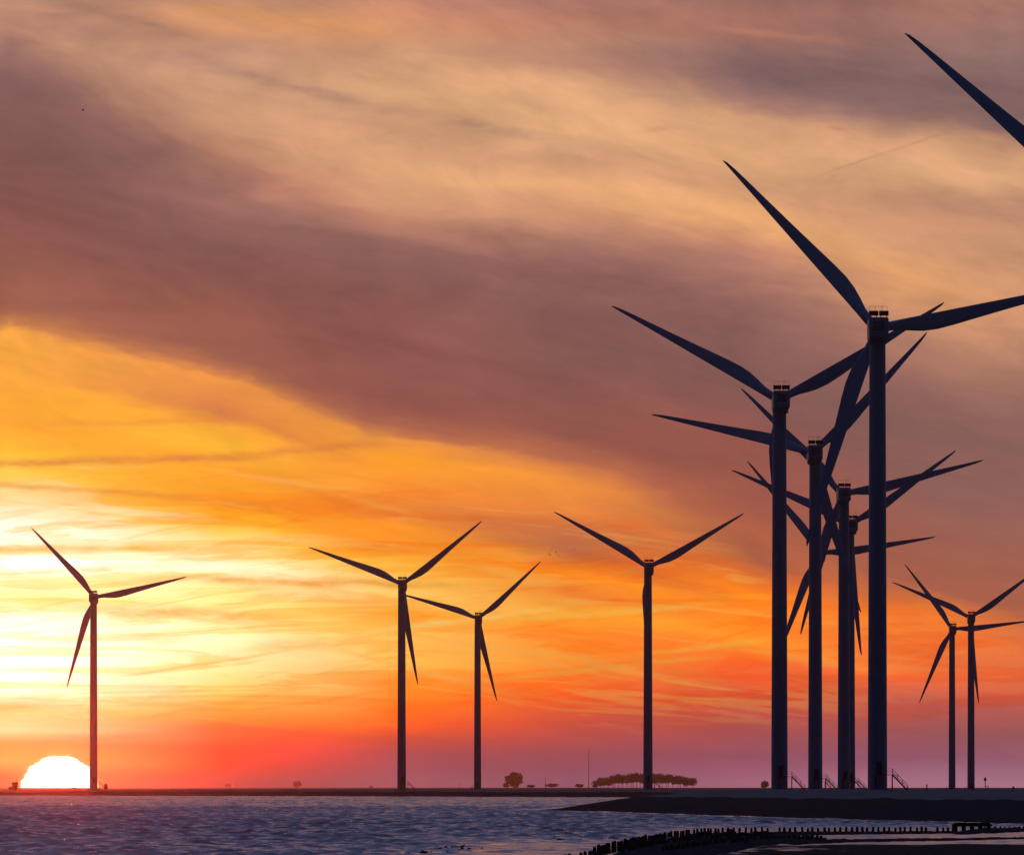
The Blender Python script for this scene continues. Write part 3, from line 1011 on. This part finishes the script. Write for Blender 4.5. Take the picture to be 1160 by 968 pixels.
# beacon post and sign at the right, on the dike crest
def crest_thing(px, d):
    x = (px - CX) / F * d
    return Vector((x, d, dike_height(x, d)))


p = crest_thing(1116, 1450)
root = thing('lantern_post', p, 'slim post with a small lantern on top, near the right edge', 'lantern')
b = MB(); b.bar((0, 0, -0.5), (0, 0, 1.75), 0.07); b.bar((0.5, 0, -0.5), (0.5, 0, 0.9), 0.06); b.bar((0, 0, 0.8), (0.5, 0, 0.8), 0.05)
obj('post', b.mesh('post', M_dark), root)
b = MB(); b.lathe([(0.05, 1.7), (0.22, 1.75), (0.24, 2.05), (0.1, 2.2), (0.03, 2.4)], 12)
obj('lantern', b.mesh('lantern', M_dark, smooth='auto'), root)
p = crest_thing(1148, 1500)
root = thing('sign_post', p, 'small pale sign on a post at the far right of the dike', 'sign')
b = MB(); b.bar((0, 0, -0.5), (0, 0, 1.1), 0.05)
obj('post', b.mesh('post', M_galv), root)
b = MB(); b.box((0, -0.07, 0.95), (0.35, 0.04, 0.55), None)
obj('sign_plate', b.mesh('sign_plate', M_galv, bevel=0.01), root)

for px, d, h, lab in ((1050, 1350, 0.95, 'short dark marker post on the dike crest right of the tallest turbine stair'), (1103, 1300, 0.6, 'short marker post below the taller small turbine')):
    p = crest_thing(px, d)
    b = MB(); b.bar((0, 0, -0.5), (0, 0, h), 0.10, 8, 0.09); b.lathe([(0.13, h - 0.05), (0.14, h + 0.05), (0.05, h + 0.12)], 10)
    tag(obj('marker_post', b.mesh('marker_post', M_dark), None, p), lab, 'post', 'marker posts on the dike crest')

# light hut on the left head of the far dike, cabinet by the left turbine
d = 3690.0
p = at(17, 892.6, d)
root = thing('harbour_hut', p, 'tiny dark hut with a mast on the head of the dike, left of the sun', 'hut')
b = MB(); b.box((0, 0, 0.7), (2.4, 2.0, 2.6)); b.box((-2.0, 0, 0.1), (1.5, 1.6, 1.4))
obj('wall', b.mesh('wall', M_brick, bevel=0.04), root)
b = MB(); b.add([(-1.4, -1.2, 2.0), (1.4, -1.2, 2.0), (1.4, 1.2, 2.0), (-1.4, 1.2, 2.0), (-1.4, 0, 2.8), (1.4, 0, 2.8)], [(0, 1, 5, 4), (2, 3, 4, 5), (0, 4, 3), (1, 2, 5), (0, 3, 2, 1)])
obj('roof', b.mesh('roof', M_dark), root)
b = MB(); b.bar((0.6, 0, 2.0), (0.6, 0, 4.6), 0.13)
obj('mast', b.mesh('mast', M_dark), root)
b = MB(); b.box((0.3, -1.03, 0.3), (0.8, 0.08, 1.8))
obj('door', b.mesh('door', M_dark), root)

p = at(120, 893.2, 3700)
root = thing('cabinet', p, 'small dark switch cabinet on a plinth right of the leftmost turbine', 'cabinet')
b = MB(); b.box((0, 0, 1.3), (1.5, 1.0, 1.9))
obj('body', b.mesh('body', M_dark, bevel=0.04), root)
b = MB(); b.box((0, 0, 0.1), (1.8, 1.3, 0.5))
obj('plinth', b.mesh('plinth', M_conc, bevel=0.03), root)
b = MB(); b.box((0, -0.52, 1.3), (1.2, 0.05, 1.5))
obj('door', b.mesh('door', M_galv), root)

tag(obj('bush', crown_mesh(3.4, 1.3, 2.5, 160, 0.22, 90, 0.3), None, at(84, 892.3, 3715)), 'low dark bush on the dike crest in front of the sun', 'bush')


# ------------------------------------------------------------------ groyne: timber posts and stones
def post_mesh(seed):
    g = random.Random(seed)
    rings = []
    n = 8
    tilt = g.uniform(-0.03, 0.03)
    for z, r in ((-0.8, 0.115), (0.0, 0.115), (0.35, 0.108), (0.55, 0.10), (0.60, 0.075)):
        rings.append([(math.cos(2 * math.pi * k / n) * r * g.uniform(0.92, 1.08) + tilt * z, math.sin(2 * math.pi * k / n) * r * g.uniform(0.92, 1.08), z + (g.uniform(-.02, .03) if z > 0.5 else 0)) for k in range(n)])
    b = MB()
    b.loft(rings)
    return b.mesh('groyne_post', M_wood, smooth='auto')


post_protos = [post_mesh(k) for k in range(6)]
pi = 0


def post_row(pts, spacing, label, group, hscale=1.0, gaps=0.03):
    global pi
    P = [on_level(px, py) for px, py in pts]
    acc = 0.0
    for a, e in zip(P[:-1], P[1:]):
        L = abs(e.x - a.x) / ((a.y + e.y) / 2) * F      # spacing measured as the eye meets it
        n = max(1, int(round(L / spacing)))
        for k in range(n):
            if random.random() < gaps:
                continue
            t = (k + random.uniform(-0.16, 0.16)) / n
            p = a.lerp(e, t)
            z = min(0.12, max(-0.1, mud_height(p.x, p.y)))
            o = tag(obj('groyne_post', post_protos[pi % 6], None, (p.x, p.y, z * 0.5)), label, 'post', group)
            s = random.uniform(0.9, 1.2)
            o.scale = (s, s, hscale * random.uniform(0.92, 1.08))
            o.rotation_euler = (random.uniform(-.05, .05), random.uniform(-.06, .06), random.uniform(0, 6))
            pi += 1


post_row([(674, 970), (690, 966), (735, 956.5), (756, 951)], 4.4, 'short black timber post in the near leg of the groyne, running to the bottom edge', 'posts of the near groyne leg', 1.15, 0.0)
post_row([(754, 949), (790, 945), (818, 944)], 4.4, 'short black timber post along the stone heap of the groyne', 'posts beside the groyne stones', 0.95)
post_row([(818, 944.5), (940, 944), (1086, 943.3)], 6.4, 'short black timber post in the long straight row between stone heap and dark landing', 'posts of the long groyne row', 1.05, 0.01)
post_row([(1116, 941), (1166, 940)], 6.6, 'short black timber post right of the dark landing, by the right edge', 'posts right of the landing', 0.75)
post_row([(770, 956.5), (800, 954), (936, 951.5)], 5.8, 'short black timber post in the second, nearer row of the groyne', 'posts of the nearer groyne row', 0.78)
post_row([(640, 972), (676, 966.5)], 5.4, 'worn stump at the outer left end of the groyne', 'stumps at the groyne end', 0.5, 0.2)


GROYNE_STONES = []


def rock_heap(name, outline, hmax, label, n_stone, seed):
    """a heap of dumped stones, one rough mesh"""
    g = random.Random(seed)
    P = [on_level(px, py) for px, py in outline]
    poly = [(p.x, p.y) for p in P]

    def inside(x, y):
        c = False
        for (x1, y1), (x2, y2) in zip(poly, poly[1:] + poly[:1]):
            if (y1 > y) != (y2 > y) and x < (x2 - x1) * (y - y1) / (y2 - y1) + x1:
                c = not c
        return c

    def dist(x, y):
        best = 1e9
        for (x1, y1), (x2, y2) in zip(poly, poly[1:] + poly[:1]):
            # heaps are far deeper than wide as the ground lies; measure across only
            if (y1 - y) * (y2 - y) <= 0 and y1 != y2:
                xx = x1 + (x2 - x1) * (y - y1) / (y2 - y1)
                best = min(best, abs(xx - x))
        return best
    x0, x1 = min(p[0] for p in poly), max(p[0] for p in poly)
    y0, y1 = min(p[1] for p in poly), max(p[1] for p in poly)
    nx, ny = int((x1 - x0) / 0.3) + 2, int((y1 - y0) / 1.2) + 2
    bm = bmesh.new()
    grid = {}
    for i in range(nx):
        for j in range(ny):
            x, y = x0 + (x1 - x0) * i / (nx - 1), y0 + (y1 - y0) * j / (ny - 1)
            if inside(x, y):
                e = min(1.0, dist(x, y) / 1.6, min(y - y0, y1 - y) / 8.0 + 0.1)
                z = hmax * math.sqrt(max(0, e)) * (0.7 + 0.6 * float(vnoise(np.array(x * 1.1), np.array(y * 0.35), seed))) + g.uniform(-0.05, 0.07)
            else:
                z = -0.45
            grid[i, j] = bm.verts.new((x + g.uniform(-.05, .05), y, z))
    for i in range(nx - 1):
        for j in range(ny - 1):
            q = [grid[i, j], grid[i + 1, j], grid[i + 1, j + 1], grid[i, j + 1]]
            if max(v.co.z for v in q) > -0.4:
                bm.faces.new(q)
    bmesh.ops.recalc_face_normals(bm, faces=bm.faces)
    for f in bm.faces:
        if f.normal.z < 0:
            f.normal_flip()
    loose = [v for v in bm.verts if not v.link_faces]
    bmesh.ops.delete(bm, geom=loose, context='VERTS')
    me = bpy.data.meshes.new(name)
    bm.to_mesh(me)
    bm.free()
    me.materials.append(M_rock)
    return tag(obj(name, me), label, 'stones')


rock_heap('stone_groyne', [(684, 972), (700, 965), (724, 959), (758, 951), (790, 946.5), (830, 945), (872, 946.5), (900, 948.5), (940, 950), (900, 954), (860, 958.5), (836, 964), (806, 970), (780, 975)], 0.20, 'long dark heap of wet stones filling the groyne between its rows of posts', 0, 3)
rock_heap('stone_bar', [(806, 946), (850, 943.6), (950, 943.2), (1088, 942.6), (1088, 943.6), (950, 945), (880, 946.6)], 0.14, 'thin line of stones at the foot of the long post row', 0, 14)
rock_heap('stone_bar', [(862, 953), (930, 951.5), (1090, 950), (1166, 948.5), (1166, 949.8), (1090, 951.6), (960, 953.8), (900, 957)], 0.10, 'low thin line of stones on the mud in front of the long post row', 0, 12)
post_row([(706, 968), (740, 960.5), (790, 953.5)], 4.6, 'black timber post standing among the stones inside the near groyne leg', 'posts inside the groyne', 0.95)
post_row([(748, 968), (800, 960), (850, 956)], 5.5, 'black timber post on the landward side of the groyne stones', 'posts on the landward side', 0.9, 0.1)
# a plate of stones on the crown of the heap
for k in range(70):
    px = random.uniform(745, 880)
    py = np.interp(px, [700, 760, 820, 880], [967, 954, 949, 949]) + random.gauss(0, 2.2)
    GROYNE_STONES.append((px, float(py)))

# low landing stage at the end of the row: a dark deck on short piles
p0, p1 = on_level(1084, 943), on_level(1118, 942.4)
yy0 = (p0.y + p1.y) / 2
root = thing('landing_stage', (p0.x, yy0, 0), 'low dark timber landing stage on short piles, interrupting the post row near the right edge', 'landing stage')
W_ = p1.x - p0.x
b = MB()
for k in range(9):
    b.box((W_ * (k + 0.5) / 9, 0, 0.86 + random.uniform(-0.03, 0.03)), (W_ / 9 - 0.03, 3.0, 0.12))
b.box((W_ / 2, -1.3, 0.70), (W_ + 0.3, 0.2, 0.22))
b.box((W_ / 2, 1.3, 0.70), (W_ + 0.3, 0.2, 0.22))
obj('deck', b.mesh('deck', M_wood), root)
for k in range(5):
    for y in (-1.25, 1.25):
        b = MB(); b.bar((0, 0, -0.6), (0, 0, 0.72), 0.14, 10, 0.13)
        obj('pile', b.mesh('pile', M_wood, smooth='auto'), root, (0.1 + (W_ - 0.2) * k / 4, y, 0))
rock_heap('stone_bar', [(1076, 944), (1100, 941.5), (1150, 940), (1166, 940), (1166, 941.5), (1120, 943.6), (1090, 945)], 0.30, 'dark stones piled under and right of the landing stage', 0, 8)

# dumped stones scattered on the wet sand left of the groyne
stone_protos = []
for k in range(4):
    bm = bmesh.new()
    bmesh.ops.create_icosphere(bm, subdivisions=2, radius=0.2)
    g = random.Random(70 + k)
    for v in bm.verts:
        v.co *= g.uniform(0.8, 1.15)
        v.co.z *= 0.75
    me = bpy.data.meshes.new('stone'); bm.to_mesh(me); bm.free()
    me.materials.append(M_rock)
    stone_protos.append(me)
for k in range(54):
    if k < 34:
        px = min(575, max(462, random.gauss(505, 24)))
        py = 890 + 73 - 0.075 * (px - 480) + random.gauss(1.2, 1.6)
    else:
        px = random.uniform(622, 700)
        py = 890 + 61.4 - 0.022 * (px - 620) + random.gauss(0, 0.4)
    p = on_level(px, max(946, py))
    o = tag(obj('stone', stone_protos[k % 4], None, (p.x, p.y, max(0.0, mud_height(p.x, p.y)) + 0.05)), 'small dark stone lying on the wet sand at the bottom edge', 'stone', 'stones on the wet sand')
    s = random.uniform(0.35, 0.8)
    o.scale = (s * random.uniform(1, 1.8), s, s * random.uniform(.6, 1.0))

for px, py in GROYNE_STONES:
    p = on_level(px, py)
    o = tag(obj('stone', stone_protos[random.randrange(4)], None, (p.x, p.y, 0.26 + random.uniform(-.05, .08))), 'dark boulder lying on top of the stone heap of the groyne', 'stone', 'boulders on the groyne')
    q = random.uniform(0.8, 1.7)
    o.scale = (q * random.uniform(1, 1.5), q, q * random.uniform(.6, 1.0))

# pale buoy at the tip of the near dike
p = on_level(667, 918.2)
root = thing('buoy', (p.x, p.y, 0), 'tiny pale buoy floating off the tip of the near dike', 'buoy')
b = MB(); b.lathe([(0.1, -0.2), (0.18, -0.1), (0.21, 0.08), (0.16, 0.22), (0.06, 0.3), (0.02, 0.36)], 14)
obj('float', b.mesh('float', material('pale plastic', (0.6, 0.58, 0.55), 0.5, 0.4, 0.1, 4), smooth='auto'), root)
p = on_level(982.5, 929.5)
root = thing('buoy', (p.x, p.y, 0), 'tiny pale buoy on the water before the long post row', 'buoy')
obj('float', b.mesh('float', bpy.data.materials['pale plastic'], smooth='auto'), root)

# ------------------------------------------------------------------ birds
def bird_mesh(flap):
    b = MB()
    rings = []
    for y, r in ((-0.32, 0.02), (-0.2, 0.06), (0.0, 0.085), (0.16, 0.06), (0.25, 0.045), (0.33, 0.012)):
        rings.append([(math.cos(2 * math.pi * k / 8) * r, y, math.sin(2 * math.pi * k / 8) * r) for k in range(8)])
    # body and wings as one skin: wings lofted through the body
    b.loft(rings)
    for s in (-1, 1):
        w = []
        for x, y0, y1, z in ((0.02, -0.12, 0.14, 0.02), (0.28, -0.10, 0.12, 0.02 + flap * 0.22), (0.62, -0.10, -0.02, 0.02 + flap * 0.12)):
            w.append([(s * x, y0, z - 0.012), (s * x, y1, z - 0.012), (s * x, y1, z + 0.012), (s * x, y0, z + 0.012)])
        b.loft(w)
    return b.mesh('bird', M_bird)


bm_ = [bird_mesh(1.0), bird_mesh(-0.4)]
o = tag(obj('bird', bm_[0], None, at(94, 125, 1500)), 'lone bird high in the mauve cloud at upper left', 'bird')
o.rotation_euler = (0, 0, R(70)); o.scale = (0.8, 0.8, 0.8)
for k in range(16):
    px, py = 628 + random.gauss(0, 7), 626 + random.gauss(0, 3)
    o = tag(obj('bird', bm_[k % 2], None, at(px, py, 2600 + random.uniform(-60, 60))), 'tiny bird in the loose flock left of the lone turbine', 'bird', 'flock of birds')
    o.rotation_euler = (random.uniform(-.3, .3), random.uniform(-.3, .3), R(random.uniform(50, 110)))
    o.scale = (0.6, 0.6, 0.6)

# ------------------------------------------------------------------ haze: the evening air
b = MB()
b.box((0, HAZE_FAR / 2 - 500, (HAZE_TOP - 3.0) / 2), (44000, HAZE_FAR + 1000, HAZE_TOP + 3.0))
hz = bpy.data.materials.new('evening haze')
hz.use_nodes = True
t = hz.node_tree
t.nodes.clear()
pv = t.nodes.new('ShaderNodeVolumePrincipled')
pv.inputs['Color'].default_value = (*HAZE_TINT, 1)
pv.inputs['Density'].default_value = HAZE_DENSITY
pv.inputs['Density Attribute'].default_value = ''
pv.inputs['Anisotropy'].default_value = HAZE_G
ou = t.nodes.new('ShaderNodeOutputMaterial')
t.links.new(pv.outputs[0], ou.inputs['Volume'])
haze = obj('haze', b.mesh('haze', hz))
haze['kind'] = 'stuff'

# ------------------------------------------------------------------ render settings
SC.render.engine = 'CYCLES'
SC.cycles.use_denoising = True
SC.cycles.max_bounces = 5
SC.cycles.diffuse_bounces = 2
SC.cycles.glossy_bounces = 3
SC.cycles.volume_bounces = 0
SC.cycles.sample_clamp_indirect = 4.0
SC.render.film_transparent = False
SC.view_settings.view_transform = 'Standard'
SC.view_settings.look = 'None'
SC.view_settings.exposure = 0.0
SC.view_settings.gamma = 1.0
SC.view_settings.use_curve_mapping = False
